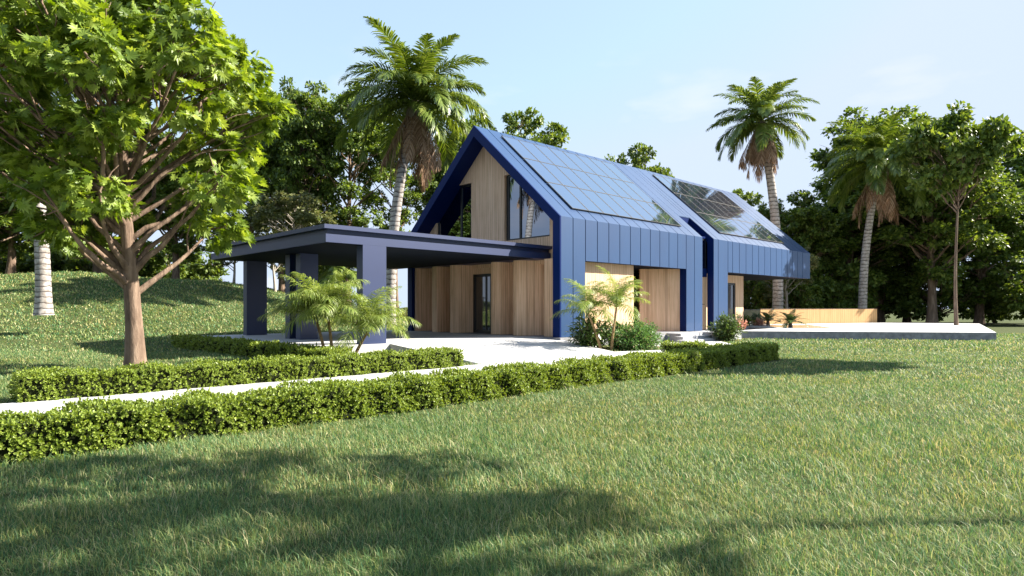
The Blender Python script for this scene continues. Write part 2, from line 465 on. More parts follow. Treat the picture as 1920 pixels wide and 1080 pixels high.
# gable wall of timber slats with two window openings
XW = 17.37
S0 = 3.72
def gable_poly(side):
    """outer part of the gable on one side of the middle pier, cut round the window"""
    Y = (lambda v: v) if side > 0 else (lambda v: 2 * YM - v)
    return Y
b = MB()
b.prism_x([(18.55, 2.7), (20.61, 2.7), (20.61, zin(20.61) + .08), (YM, 8.08), (18.55, zin(18.55) + .08)], XW, XW + .25)
for sd in (1, -1):
    Y = gable_poly(sd)
    b.prism_x([(Y(15.2), 2.7), (Y(18.548), 2.7), (Y(18.548), S0), (Y(15.2), S0)], XW, XW + .25)
    b.prism_x([(Y(15.2), S0), (Y(16.09), S0), (Y(16.09), zin(16.09) + .08), (Y(15.2), zin(15.2) + .08)], XW, XW + .25)
    b.prism_x([(Y(18.548), 6.35), (Y(18.548), zin(18.548) + .08), (Y(17.68), zin(17.68) + .08), (Y(17.68), 6.35)], XW, XW + .25)
b.build('gable_wall', M['wood'], house)
for sd in (1, -1):
    Y = gable_poly(sd)
    fr = MB(); f = .07
    z17 = zin(17.7)
    def bar(y0, y1, z0, z1): 
        a, c = sorted((Y(y0), Y(y1))); fr.box(XW + .1, XW + .19, a, c, z0, z1)
    bar(18.545, 18.40, S0 + .002, 6.345); bar(17.80, 17.71, S0 + f, 6.25); bar(16.095, 16.15, S0 + .002, 5.0)
    bar(18.40, 16.15, S0 + .002, S0 + f); bar(18.40, 17.70, 6.26, 6.345)
    w = fr.build('window', M['black'], house)
    g = MB(); g.prism_x([(Y(18.5), S0 + .03), (Y(18.5), 6.3), (Y(17.7), 6.3), (Y(16.12), zin(16.12)), (Y(16.12), S0 + .03)], XW + .135, XW + .16)
    g.build('pane', M['glass'], w)

# soft zigzag timber screen under the carport, door in its middle
def chaikin(p, it=1):
    p = np.asarray(p, float)
    for _ in range(it):
        q = [p[0]]
        for i in range(len(p) - 1):
            q += [p[i] * .78 + p[i + 1] * .22, p[i] * .22 + p[i + 1] * .78]
        q.append(p[-1]); p = np.array(q)
    return p
zl = chaikin([(16.8, 23.93), (16.76, 23.8), (16.77, 23.74), (17.42, 23.47), (17.39, 23.39), (16.66, 22.42), (16.64, 22.36), (16.62, 22.1), (16.65, 22.03), (17.3, 21.98), (17.28, 21.92), (16.64, 21.14), (16.62, 21.08), (16.72, 20.78), (16.78, 20.72), (17.4, 20.52)])
zr = chaikin([(17.4, 19.36), (16.72, 18.64), (16.68, 18.58), (16.74, 18.34), (17.45, 18.12), (17.43, 18.05), (16.72, 17.38), (16.69, 17.3), (16.77, 17.05), (17.6, 16.61), (17.57, 16.54), (16.97, 16.0), (16.94, 15.93), (16.95, 15.26)])
b = MB(); b.wall(zl, 0, 2.84, .12); b.wall(zr, 0, 2.84, .12)
b.box(17.4, 17.52, 19.36, 20.52, 2.46, 2.84)
b.build('timber_screen', M['wood'], house, smooth=False)
b = MB()
b.box(17.4, 17.5, 20.42, 20.515, .01, 2.455); b.box(17.4, 17.5, 19.365, 19.45, .01, 2.455); b.box(17.4, 17.5, 19.45, 20.42, 2.34, 2.455); b.box(17.4, 17.5, 19.45, 20.42, .01, .12)
b.box(17.415, 17.485, 19.68, 19.76, .12, 2.34)
dr = b.build('entrance_door', M['black'], house)
b = MB(); b.box(17.44, 17.46, 19.45, 19.68, .12, 2.34); b.box(17.44, 17.46, 19.76, 20.42, .12, 2.34); b.build('pane', M['doorglass'], dr)
b = MB(); b.tube([(17.35, 19.82, .9), (17.35, 19.82, 1.5)], .014, 8); b.box(17.35, 17.43, 19.81, 19.83, .93, .96); b.box(17.35, 17.43, 19.81, 19.83, 1.44, 1.47); b.build('handle', M['pvframe'], dr)

# recess under the overhang on the long side
b = MB()
b.box(18.04, 21.5, 15.25, 15.45, 0, 2.775)
b.box(21.3, 21.5, 15.45, 17.6, 0, 2.775)
b.wall([(25.04, 15.22), (23.6, 16.4)], 0, 2.775, -.15)
b.box(21.5, 23.9, 17.45, 17.6, 0, 2.775)
b.build('recess_wall', M['wood'], house)
b = MB(); b.box(22.2, 22.28, 17.35, 17.45, 0, 2.4); b.box(23.3, 23.38, 17.35, 17.45, 0, 2.4); b.box(22.28, 23.3, 17.35, 17.45, 2.3, 2.4)
d2 = b.build('side_door', M['black'], house); b = MB(); b.box(22.28, 23.3, 17.38, 17.42, 0, 2.3); b.build('pane', M['doorglass'], d2)
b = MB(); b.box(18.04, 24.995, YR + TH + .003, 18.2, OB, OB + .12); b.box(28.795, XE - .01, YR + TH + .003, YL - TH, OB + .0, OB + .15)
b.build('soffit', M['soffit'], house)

# slot between the two volumes: timber doors, navy spandrel, glazing
b = MB(); b.box(26.38, 26.89, 15.3, 15.38, .02, 1.2); b.box(26.91, 27.41, 15.3, 15.38, .02, 1.2); b.box(26.38, 26.89, 15.3, 15.38, 1.22, 2.49); b.box(26.91, 27.41, 15.3, 15.38, 1.22, 2.49)
b.build('slot_door', M['wood'], house)
b = MB(); b.box(26.385, 27.415, 15.27, 15.4, 2.5, 2.9); b.box(26.3, 26.378, YR + TH + .17, 17, .002, 4.2); b.box(27.422, 27.5, YR + TH + .17, 17, .002, 4.2); b.build('spandrel', M['navy'], house)
b = MB(); b.box(26.385, 26.44, 15.3, 15.38, 2.9, 4.3); b.box(26.86, 26.92, 15.3, 15.38, 2.9, 4.3); b.box(27.36, 27.415, 15.3, 15.38, 2.9, 4.3); b.box(26.44, 27.36, 15.302, 15.378, 4.22, 4.3)
w = b.build('slot_window', M['black'], house); b = MB(); b.box(26.44, 27.36, 15.33, 15.35, 2.9, 4.22); b.build('pane', M['glass'], w)
b = MB(); b.box(26.382, 27.418, 15.28, 18.5, 4.305, 4.4); b.box(26.383, 27.417, 16.2, 16.3, 4.4, 5.05); b.build('slot_top', M['navy'], house)

# far volume: timber block under the raised floor
b = MB(); b.box(28.8, 30.9, 16.3, 16.5, 0, OB - .002); b.box(30.9, 32.3, 16.3, 16.5, 2.37, OB - .002); b.box(32.3, 33.2, 16.3, 16.5, 0, OB - .002); b.box(33.0, 33.2, 16.5, 24, 0, OB - .002)
b.build('patio_wall', M['wood'], house)
b = MB(); b.box(30.9, 31.0, 16.33, 16.45, 0, 2.368); b.box(31.55, 31.67, 16.33, 16.45, 0, 2.368); b.box(32.2, 32.3, 16.33, 16.45, 0, 2.368); b.box(31.0, 32.2, 16.332, 16.448, 2.25, 2.367)
w = b.build('patio_door', M['black'], house); b = MB(); b.box(31.0, 32.2, 16.37, 16.4, 0, 2.25); b.build('pane', M['doorglass'], w)
# far gable end and floor of the raised volume
b = MB(); b.prism_x([(YR + TH, OB + .05), (YL - TH, OB + .05), (YL - TH, 4.1), (YM, 7.98), (YR + TH, 4.1)], XE - .35, XE - .2); b.build('far_gable_wall', M['wood'], house)
b = MB(); b.box(XG + .35, 28.9, YR - .12, YL + .05, G - .3, -.004); b.box(16.53, XG + .35, YR - .12, YL + .05, G - .3, -.006); b.box(28.9, 33.24, 16.0, YL + .05, G - .3, -.004); b.build('plinth', M['concrete'], house)

# steps and landing
b = MB(); b.box(23.2, 25.0, 14.1, YR - .125, G - .2, -.02); b.box(25.0, 27.0, 13.35, YR - .125, G - .3, .0); b.box(22.7, 25.0, 13.7, 14.1, G - .2, -.13); b.box(22.2, 25.0, 13.3, 13.7, G - .2, -.24)
tag(b.build('front_steps', M['steps'], base=(24, 14, G)), 'three shallow concrete steps with a square landing block', 'steps')

# ------------------------------------------------------------------ carport
cp = thing('carport', 'flat roofed navy carport on slab columns beside the gable', 'carport', (8.3, 16, 0))
b = MB(); b.box(8.32, 16.6, 16.03, 25.0, 2.85, 3.08); b.box(16.6, XW, 16.03, 25.0 - 1.2, 2.85, 3.08); b.build('roof_deck', M['carport'], cp)
b = MB(); b.box(8.42, 16.6, 16.13, 24.9, 3.08, 3.22); b.box(16.6, XW, 16.13, 23.7, 3.08, 3.22); b.build('roof_reveal', M['carport'], cp)
b = MB(); b.box(8.24, 16.6, 15.95, 25.08, 3.22, 3.335); b.box(16.6, XW, 15.95, 23.85, 3.22, 3.335); b.build('roof_cap', M['carport'], cp)
b = MB(); b.box(8.318, 16.58, 16.022, 16.03, 2.852, 3.078); b.build('fascia', M['carport'], cp)
b = MB(); b.box(8.4, 16.5, 16.1, 24.9, 2.838, 2.8485); b.build('soffit', M['soffit'], cp)  # thin sheet added below the deck to darken its underside like shade
for cx0, cx1, cy0, cy1, mm_ in ((9.46, 10.24, 16.022, 16.36, 'carport'), (9.42, 10.2, 24.42, 24.76, 'carport'), (9.36, 10.1, 20.56, 20.9, 'carport'), (9.38, 10.0, 19.8, 20.14, 'carport')):
    b = MB(); b.box(cx0, cx1, cy0, cy1, 0, 2.85); b.build('column', M[mm_], cp)

# ------------------------------------------------------------------ solar panels: each a frame and a glass
def slope_pt(x, s, off): return (x, YR + s * CS - off * SN, ZE + s * SN + off * CS)


def panel_mesh(pw, ph):
    fr = MB(); gl = MB()
    def bx(mb, x0, x1, s0, s1, o0, o1):
        v = [slope_pt(x, s, o) for o in (o0, o1) for s in (s0, s1) for x in (x0, x1)]
        mb.add(np.array(v) - np.array(slope_pt(0, 0, 0)), [[0, 2, 3, 1], [4, 5, 7, 6], [0, 1, 5, 4], [1, 3, 7, 5], [3, 2, 6, 7], [2, 0, 4, 6]])
    t = .018
    bx(fr, 0, t, 0, ph, .03, .075); bx(fr, pw - t, pw, 0, ph, .03, .075); bx(fr, t, pw - t, 0, t, .03, .075); bx(fr, t, pw - t, ph - t, ph, .03, .075)
    bx(gl, t, pw - t, t, ph - t, .045, .07)
    return fr, gl


ORD = ['first', 'second', 'third', 'fourth', 'fifth', 'sixth', 'seventh', 'eighth']
ROWN = ['bottom', 'middle', 'top']
proto = {}
for arr, (xa, xb, nm, mx_) in enumerate(((17.77, 25.26, 'near', 0), (28.75, 36.15, 'far', 0))):
    pw = (xb - xa) / 8; ph = (5.76 - .58) / 3
    for r in range(3):
        for c in range(8):
            x, s = xa + c * pw + .008, .58 + r * ph + .008
            loc = slope_pt(x, s, 0)
            lab = 'solar panel of the %s roof array, %s row, %s from the gable side' % (nm, ROWN[r], ORD[c])
            if arr not in proto:
                o = thing('solar_panel', lab, 'solar panel', loc, 'solar panels on the roof')
                fr, gl = panel_mesh(pw - .016, ph - .016)
                a = fr.build('frame', M['pvframe'], o, base=(0, 0, 0)); g2 = gl.build('glass', M['pv'], o, base=(0, 0, 0))
                proto[arr] = o
            else:
                o = dup(proto[arr]); o.location = loc; o['label'] = lab

# ------------------------------------------------------------------ terrace, pool, fence at the right
TER = [(27.0, 13.95), (27.5, 13.4), (29.2, 11.1), (33.5, 5.2), (52, 9), (50, 14.5), (42.1, 17.4), (39.5, 18.35), (36.4, 19.6), (33.4, 19.6), (33.25, 14.4)]
b = MB(); b.prism_z(TER, G - .5, -.012)
tag(b.build('pool_terrace', M['concrete']), 'pale concrete pool terrace', kind='structure')
b = MB(); b.prism_z(TER, -.011, -.0085)
tag(b.build('terrace_paving', M['paving']), 'pale stone paving round the pool', kind='structure')
b = MB(); b.prism_z([(32.9, 13.9), (36.9, 16.8), (40.4, 15.6), (35.0, 12.2)], -.05, -.006)
tag(b.build('pool_water', M['water']), 'blue pool water', kind='structure')
fe = thing('timber_fence', 'low orange timber fence at the back of the pool terrace', 'fence', (39.6, 18.3, 0))
b = MB(); b.wall([(50, 14.6), (42.4, 17.35), (39.6, 18.3)], -.01, .95, -.06); b.build('boards', M['fencewood'], fe)
b = MB(); b.wall([(50.02, 14.6), (42.4, 17.34), (39.58, 18.29)], .952, .985, -.1); b.build('top_rail', M['bark'], fe)
ra = thing('glass_railing', 'dark glass railing between the house and the timber fence', 'railing', (36, 19.5, 0))
b = MB(); b.wall([(39.55, 18.3), (32.9, 20.9)], .06, .9, -.02); b.build('pane', M['doorglass'], ra)
b = MB(); b.wall([(39.55, 18.29), (32.9, 20.89)], .905, .945, -.05); b.build('top_rail', M['black'], ra)

# ------------------------------------------------------------------ vegetation
LEAF_V = [(0, 0, 0), (-.3, .45, .05), (0, .5, -.03), (.3, .45, .05), (0, 1, -.06)]
LEAF_F = np.array([[0, 2, 1], [0, 3, 2], [1, 2, 4], [2, 3, 4]])
LEAF2_V = [(0, 0, 0), (-.32, .5, .0), (0, 1, -.05), (.32, .5, .06)]
LEAF2_F = np.array([[0, 3, 2, 1]])
star = []
for ang, rr in ((-90, .12), (-62, .52), (-40, .36), (-18, .66), (4, .62), (18, .4), (32, .8), (48, .5), (60, .86), (72, .5), (90, 1.0)):
    star.append((rr * math.cos(math.radians(ang)), rr * math.sin(math.radians(ang))))
star = star + [(-x, y) for x, y in star[-2:0:-1]]
MAP_V = [(0, .25, -.04)] + [(x * .62, .25 + y * .75, .05 * abs(x)) for x, y in star]
MAP_F = np.array([[0, i, i % len(star) + 1] for i in range(1, len(star) + 1)])


def unit(rng, n):
    v = rng.normal(size=(n, 3)); return v / np.linalg.norm(v, axis=1)[:, None]


def limb(mb, a, c, r0, r1, rng, sag=.0, k=6, n=7):
    a = np.asarray(a, float); c = np.asarray(c, float)
    t = np.linspace(0, 1, n)[:, None]
    L = np.linalg.norm(c - a)
    mid = (a + c) / 2 + rng.normal(size=3) * L * .09 + np.array([0, 0, -sag * L])
    p = (1 - t) ** 2 * a + 2 * t * (1 - t) * mid + t * t * c
    p[1:-1] += rng.normal(size=(n - 2, 3)) * L * .012
    mb.tube(p, np.linspace(r0, r1, n), k)
    return p


def make_tree(name, label, cat, loc, H, r0, cz, R, nclump, nleaf, lsize, seed, lmat, bmat, clump=(.2, .3), group=None, tv=LEAF2_V, tf=LEAF2_F, inner=.25, lean=0.0, hang=.0):
    """R = (rx, ry, rz) of the crown about height cz above the base"""
    rng = np.random.default_rng(seed)
    o = thing(name, label, cat, (0, 0, 0), group)
    tr = MB(); cr_ = MB()
    top = cz + R[2] * .55
    n = 12; t = np.linspace(0, 1, n)
    ax = np.stack([lean * t ** 1.5 + .12 * np.sin(t * 5 + seed), .12 * np.cos(t * 4 + seed) - .12, -.3 + t * (top + .3)], 1)
    rad = r0 * (1 - t * .85); rad[0] *= 1.5; rad[1] *= 1.12
    tr.tube(ax, rad, 10)
    d = unit(rng, nclump); d[:, 2] = np.abs(d[:, 2]) * rng.choice([1, 1, -1], nclump)
    rr = (inner + (1 - inner) * rng.random(nclump) ** .45)[:, None]
    C = d * rr * (np.array(R) * .84) + np.array([0, 0, cz])
    Rm = np.mean(R)
    cs = rng.uniform(clump[0], clump[1], nclump) * Rm
    for i in range(nclump):
        zf = np.clip((C[i, 2] - np.linalg.norm(C[i, :2]) * .75) / (top + .3), .22, .97)
        j = zf * (n - 1); k0 = int(j); f = j - k0
        st = ax[k0] * (1 - f) + ax[min(k0 + 1, n - 1)] * f
        rb = max(r0 * (1 - zf * .85) * .5, .03)
        p = limb(tr, st, C[i], rb, .02, rng, sag=-.05)
        for _ in range(3):
            q = p[rng.integers(3, 7)]
            limb(tr, q, C[i] + unit(rng, 1)[0] * cs[i] * .8, .022, .008, rng, k=4, n=5)
    per = rng.multinomial(nleaf, cs ** 2 / np.sum(cs ** 2))
    P = []; D = []; N = []
    for i in range(nclump):
        m = per[i]; u = unit(rng, m)
        # several sub-sprays in each clump leave uneven edges and gaps
        ns = 9; sc_ = unit(rng, ns) * cs[i] * .72; sc_[:, 2] *= .6
        sel = rng.integers(0, ns, m)
        q = sc_[sel] + u * (cs[i] * .38 * rng.random((m, 1)) ** .5) * np.array([1, 1, .6])
        P.append(C[i] + q)
        out = q / (np.linalg.norm(q, axis=1)[:, None] + 1e-6)
        N.append(out * .5 + np.array([0, 0, .75]) + rng.normal(size=(m, 3)) * .45)
        dd = out * .8 + rng.normal(size=(m, 3)) * .6; dd[:, 2] -= .25 + hang
        D.append(dd)
    P = np.concatenate(P); D = np.concatenate(D); N = np.concatenate(N)
    cr_.scatter(tv, tf, P, D, N, lsize * rng.uniform(.65, 1.25, len(P)))
    tr.build('trunk', bmat, o, smooth=True, base=(0, 0, 0)); cr_.build('crown', lmat, o, base=(0, 0, 0))
    o.location = loc
    return o


def put(o, x, y, rz, s=1.0, sz=None, z=None):
    o.location = (x, y, float(ground_z(x, y)) - .05 if z is None else z)
    o.rotation_euler = (0, 0, rz); o.scale = (s, s, sz if sz else s)
    return o


def pxw(px, w): return place(w, (px - 960) * w / 1189.0)


# background trees: three kinds, copied with a scale and a turn of their own
GT = 'trees behind the house'
TA = make_tree('broadleaf_tree', '', 'tree', (0, 0, 0), 16, .3, 8.6, (4.3, 4.3, 6.4), 84, 31000, .28, 11, M['leaf_dark'], M['bark'], clump=(.17, .27), group=GT)
TB = make_tree('broadleaf_tree', '', 'tree', (0, 0, 0), 17, .25, 11.0, (4.5, 4.5, 7.2), 62, 22000, .26, 5, M['leaf_dark'], M['bark'], clump=(.14, .23), group=GT, inner=.35)
TC = make_tree('broadleaf_tree', '', 'tree', (0, 0, 0), 9, .16, 5.6, (3.1, 3.1, 3.4), 46, 10000, .23, 23, M['leaf_pale'], M['bark_pale'], clump=(.16, .28), group=GT)
TD = make_tree('broadleaf_tree', '', 'tree', (0, 0, 0), 12, .26, 7.6, (4.3, 4.3, 5.8), 76, 34000, .28, 31, M['leaf_mid'], M['bark'], clump=(.17, .27), group=GT)
TS = make_tree('shade_tree', '', 'tree', (0, 0, 0), 12, .13, 9.6, (4.2, 4.2, 2.4), 34, 3600, .34, 37, M['leaf_mid'], M['bark'], clump=(.17, .27), group='trees round the garden')
TS2 = make_tree('shade_tree', '', 'tree', (0, 0, 0), 12, .13, 9.6, (4.2, 4.2, 2.5), 50, 11000, .36, 38, M['leaf_mid'], M['bark'], clump=(.17, .27), group='trees round the garden')
TOPS = {id(TS): 12.3, id(TS2): 12.3, id(TA): 15.0, id(TB): 18.2, id(TC): 9.0, id(TD): 13.4}
used = set()
def bt(proto, px, w, top, s, rz, label, z=None):
    """top: height of the crown top above z = 0; s: width scale"""
    o = proto if proto.name not in used and not used.add(proto.name) else dup(proto)
    x, y = pxw(px, w)
    gz = float(ground_z(x, y))
    put(o, x, y, rz, s, (top - gz) / TOPS[id(proto)])
    o['label'] = label
    return o
bt(TB, 652, 46, 18.6, 1.0, .3, 'tall open tree with bare brown limbs left of the ringed palm')
bt(TB, 742, 50, 17.2, .78, 1.2, 'dense dark tree directly behind the trunk of the tall palm')
bt(TA, 575, 45, 18.4, .74, 2.6, 'tall dark leafy tree with its crown high above the carport corner')
bt(TD, 528, 47, 17.6, .8, 2.9, 'green leafy tree standing just right of the bright maple')
bt(TC, 548, 40, 9.0, .95, .4, 'small pale sparse tree with thin grey limbs behind the carport roof')
bt(TA, 862, 54, 18.2, .9, 4.0, 'dark tree between the palm and the left slope of the gable')
bt(TD, 903, 56, 19.2, .85, 5.0, 'green tree whose crown shows just left of the roof peak')
bt(TD, 975, 57, 20.0, 1.35, .9, 'broad green tree rising behind the roof peak')
bt(TD, 1192, 63, 18.6, 1.05, 2.2, 'round green tree crown showing alone above the middle of the roof ridge')
bt(TD, 1395, 62, 13.6, 1.1, 3.3, 'low green tree beyond the far end of the roof')
bt(TA, 1425, 57, 9, 1.15, 5.1, 'dark tree seen under the raised floor at the far end')
bt(TD, 1490, 55, 12, 1.0, 1.7, 'green tree behind the palm that stands past the roof end')
bt(TC, 1475, 47, 6.5, .8, 2.8, 'pale grey limbed tree behind the timber fence')
bt(TC, 512, 43, 7.0, .62, 1.9, 'little yellow green tree on the mound between the dark columns')
bt(TC, 440, 42, 6.8, .62, 3.9, 'little leafy tree on the mound left of the farthest column')
bt(TB, 470, 48, 16.5, .95, .2, 'dark tree behind the bright maple')
bt(TD, 330, 46, 14.5, 1.0, 4.4, 'green tree on the mound left of the maple')
bt(TA, 180, 45, 15.5, 1.1, 3.0, 'dark tree far left on the mound')
bt(TD, 20, 42, 13.0, 1.1, 5.6, 'leftmost green tree on the mound')
bt(TA, 1600, 57, 12.5, 1.2, 2.0, 'dark tree past the end of the timber fence')
bt(TD, 1700, 59, 12.0, 1.2, .5, 'wide green tree at the right beyond the terrace')
bt(TA, 1840, 54, 13.5, 1.15, 4.7, 'tall dark tree farthest right behind the terrace')
bt(TA, 1580, 68, 13, 1.3, 3.6, 'large dark tree rising behind the right palm')
# the trees round the garden whose shade falls on the lawn and the wall; the last three added to darken reflections
for k, (x, y, s, top, lab, pr) in enumerate(((9.8, -2.75, .64, 10.3, 'tree beside the front lawn shading the grass', TS), (23.8, .3, .62, 10.3, 'tree at the right edge of the lawn shading the long hedge', TS2), (45.8, 9.0, .85, 13.5, 'tree on the right of the terrace shading the far wall', TS2), (65, 19, 1.5, 21, 'large tree beyond the terrace mirrored in the far solar panels', TA), (60, 13.5, 1.4, 18, 'second large tree beyond the terrace mirrored in the panels', TD), (74, 8, 1.5, 19, 'large tree behind the right side of the garden', TA), (-4, 50, 1.1, 15, 'tree added left of the mound, mirrored dark in the gable window', TA), (3, 47, 1.0, 12, 'tree added left of the mound to darken the carport edge reflection', TA), (-13, 62, 1.2, 16, 'tree added far to the left behind the mound to darken reflections', TA))):
    o = dup(pr) if k > 1 else pr
    gz = float(ground_z(x, y)); put(o, x, y, x, s, (top - gz) / TOPS[id(pr)]); o['label'] = lab; o['group'] = 'trees round the garden'

BU = make_tree('bush', '', 'bush', (0, 0, 0), 4, .09, 1.9, (3.4, 3.4, 2.1), 46, 9000, .27, 61, M['leaf_mid'], M['bark'], clump=(.2, .3), group='bushes under the trees')
for k, (px, w, s_, top, lab) in enumerate(((15, 49, 1.3, 6.5, 'leftmost bush on the mound'), (110, 52, 1.4, 7.2, 'bush on the mound, second from the left edge'), (215, 50, 1.3, 6.8, 'bush on the mound between the leftmost palm and the maple'), (320, 53, 1.3, 6.8, 'bush on the mound behind the maple trunk'), (590, 52, 1.0, 6.6, 'bush just above the corner of the carport roof'),
        (1405, 52, 1.0, 4.6, 'bush under the raised floor behind the glass railing'), (1480, 50, .9, 4.0, 'bush right behind the left end of the timber fence'), (1555, 55, 1.3, 5.2, 'bush behind the middle of the timber fence'), (1650, 60, 1.5, 5.6, 'bush at the right end of the timber fence'), (1750, 56, 1.4, 4.8, 'bush to the right of the terrace, second from the frame edge'), (1860, 58, 1.5, 5.4, 'rightmost bush beyond the terrace'), (1950, 50, 1.4, 5.0, 'bush at the very edge of the garden on the right'))):
    o = dup(BU) if k else BU
    x, y = pxw(px, w); gz = float(ground_z(x, y)); put(o, x, y, px * .7, s_, (top - gz) / 4.0); o['label'] = lab

# maple close on the left
mx, my = 3.55, 15.9
maple = make_tree('maple_tree', 'bright maple with large lobed leaves in front of the carport corner', 'tree', (mx, my, G - .05), 9, .2, 5.6, (3.5, 3.5, 3.6), 100, 19000, .245, 77, M['maple'], M['bark'], clump=(.18, .26), tv=MAP_V, tf=MAP_F, inner=.45, hang=.35)


# ---------------- palms
def frond(mb, base, az, elev, L, droop, n, ll, lw, rng, mat_i=0, fold=.55, dens=1, rach=.03, hang=.35, rmat=0, tipdrop=.25):
    s = np.linspace(0, 1, 18)
    th = elev - droop * s ** 1.25
    st = L / 17
    h = np.concatenate([[0], np.cumsum(np.cos(th[:-1]) * st)]); z = np.concatenate([[0], np.cumsum(np.sin(th[:-1]) * st)])
    side_w = rng.normal() * .12 * L
    ca, sa = math.cos(az), math.sin(az)
    off = side_w * s ** 2
    pts = np.stack([h * ca - off * sa, h * sa + off * ca, z], 1) + np.asarray(base)
    mb.tube(pts, np.linspace(rach, rach * .2, 18), 4, rmat, cap=False)
    u = np.linspace(.1, .985, n)
    P = np.stack([np.interp(u, s, pts[:, i]) for i in range(3)], 1)
    T = np.gradient(pts, axis=0); T /= np.linalg.norm(T, axis=1)[:, None]
    T = np.stack([np.interp(u, s, T[:, i]) for i in range(3)], 1); T /= np.linalg.norm(T, axis=1)[:, None]
    Zv = np.array([0, 0, 1.0]); S = np.cross(T, Zv); S /= np.linalg.norm(S, axis=1)[:, None] + 1e-6
    U = np.cross(S, T)
    prof = np.clip(np.sin(PI * (.1 + .86 * u)), .05, 1) ** .65
    for sg in (1, -1):
        ang = np.interp(u, [0, .6, 1], [1.15, .95, .45]) + rng.normal(size=n) * .07
        D = T * np.cos(ang)[:, None] + S * (sg * np.sin(ang))[:, None] + U * (fold * (.35 + .25 * rng.normal(size=n)))[:, None]
        D /= np.linalg.norm(D, axis=1)[:, None]
        l = (ll * prof * rng.uniform(.85, 1.1, n))[:, None]
        W = np.cross(D, U); W /= np.linalg.norm(W, axis=1)[:, None] + 1e-6
        wv = W * lw * .5
        drop = np.array([0, 0, -1.0]) * l
        m1 = P + D * l * .45 + drop * hang * .18
        m2 = P + D * l * .8 + drop * hang * .6
        tp = P + D * l * .97 + drop * (hang * 1.0 + rng.random((n, 1)) * .12)
        V = np.stack([P - wv * .6, P + wv * .6, m1 - wv, m1 + wv, m2 - wv * .75, m2 + wv * .75, tp], 1).reshape(-1, 3)
        o = np.arange(n)[:, None] * 7
        q = np.concatenate([o + np.array([[0, 1, 3, 2]]), o + np.array([[2, 3, 5, 4]])])
        mb.v.append(V); mb.f.append((q + mb.n, mat_i)); mb.f.append((o + np.array([[4, 5, 6]]) + mb.n, mat_i)); mb.n += len(V)


def make_palm(label, H, bend, seed, nf=34, L=4.0, r=.29, ll=.85, dead=True, group='tall palms', name='palm_tree', nl=62):
    rng = np.random.default_rng(seed)
    o = thing(name, label, 'palm', (0, 0, 0), group)
    t = np.linspace(0, 1, 90)
    ax = np.stack([bend[0] * t + bend[2] * np.sin(t * PI), bend[1] * t + bend[3] * np.sin(t * PI), -.3 + t * (H + .3)], 1)
    rad = r * (1 - .34 * t); rad = rad * (1 + .3 * np.exp(-t * 22)); rad = rad + .012 * (np.arange(90) % 3 == 0)
    m = MB(); m.tube(ax, rad, 14); m.build('trunk', M['rings'], o, smooth=True, base=(0, 0, 0))
    top = ax[-1]
    cr_ = MB(); ga = 2.39996
    for k in range(nf):
        f = k / (nf - 1)
        el = 1.36 - 1.5 * f ** .95 + rng.normal() * .07
        dr = 1.1 + .55 * rng.random() + .1 * f
        frond(cr_, top + np.array([0, 0, .25 * (1 - f)]), k * ga + rng.normal() * .15, el, L * (.82 + .25 * rng.random()), dr, nl, ll, .075, rng, hang=.22 + .3 * f, rach=.04, rmat=1)
    cr_.build('crown', [M['palm'], M['areca']], o, base=(0, 0, 0))
    if dead:
        de = MB()
        for k in range(17):
            az = k * ga + rng.normal() * .2
            b0 = top + np.array([math.cos(az) * .2, math.sin(az) * .2, -.15])
            frond(de, b0, az, -1.1 + rng.normal() * .1, L * rng.uniform(.6, .98), .45 + rng.random() * .06, 40, .6, .05, rng, hang=.9, fold=-.4, rach=.035)
        de.build('dead_fronds', M['dead'], o, base=(0, 0, 0))
        hu = MB()
        for k in range(9):                       # papery sheaths hanging below the crown
            az = k * 2 * PI / 9 + rng.normal() * .2
            n = 12; s = np.linspace(0, 1, n)
            d = np.array([math.cos(az), math.sin(az), 0]); sd = np.array([-d[1], d[0], 0])
            c = top + d[None] * (.2 + .42 * np.sin(s * PI * .7))[:, None] + np.array([0, 0, 1.])[None] * (.2 - 1.75 * s * rng.uniform(.7, 1.1))[:, None]
            wd = (.2 * np.sin(PI * (.08 + .88 * s)) ** .8)[:, None]
            cu = d[None] * (-.09 * np.sin(PI * s))[:, None]
            V = np.stack([c - sd * wd + cu, c, c + sd * wd + cu], 1).reshape(-1, 3)
            i = np.arange(n - 1)[:, None] * 3
            hu.add(V, np.concatenate([i + np.array([[0, 1, 4, 3]]), i + np.array([[1, 2, 5, 4]])]))
        hu.build('leaf_sheaths', M['husk'], o, smooth=True, base=(0, 0, 0))
    return o


p1 = make_palm('tall ringed palm with hanging brown fronds behind the carport', 12.7, (1.05, -1.05, -.3, .3), 3, r=.34, nf=44, L=5.1, ll=.95, nl=80)
p1.location = (19.9, 30.8, -.1)
p2 = make_palm('tall ringed palm behind the timber fence at the far end of the house', 14.3, (-.8, .8, .35, -.3), 8, nf=36, L=3.9, ll=.8, nl=64, r=.37)
p2.location = (44.75, 19.45, -.2)
p3 = dup(p1); p3['label'] = 'tall palm far left behind the maple, mirrored in the gable window'
p3.location = (4.0, 31.0, 1.0); p3.rotation_euler = (0, 0, 4.0); p3.scale = (.8, .8, .8)
p4 = dup(p1); p4['label'] = 'palm past the right end of the timber fence'
p4.location = (53, 16.5, G); p4.rotation_euler = (0, 0, 5.2); p4.scale = (.95, .95, .95)
p5 = make_palm('small green palm on the mound seen between the carport columns', 2.6, (.2, .1, 0, 0), 9, nf=22, L=2.0, r=.14, ll=.6, dead=False, group='small palms', nl=40)
x, y = pxw(640, 36); p5.location = (x, y, float(ground_z(x, y)))


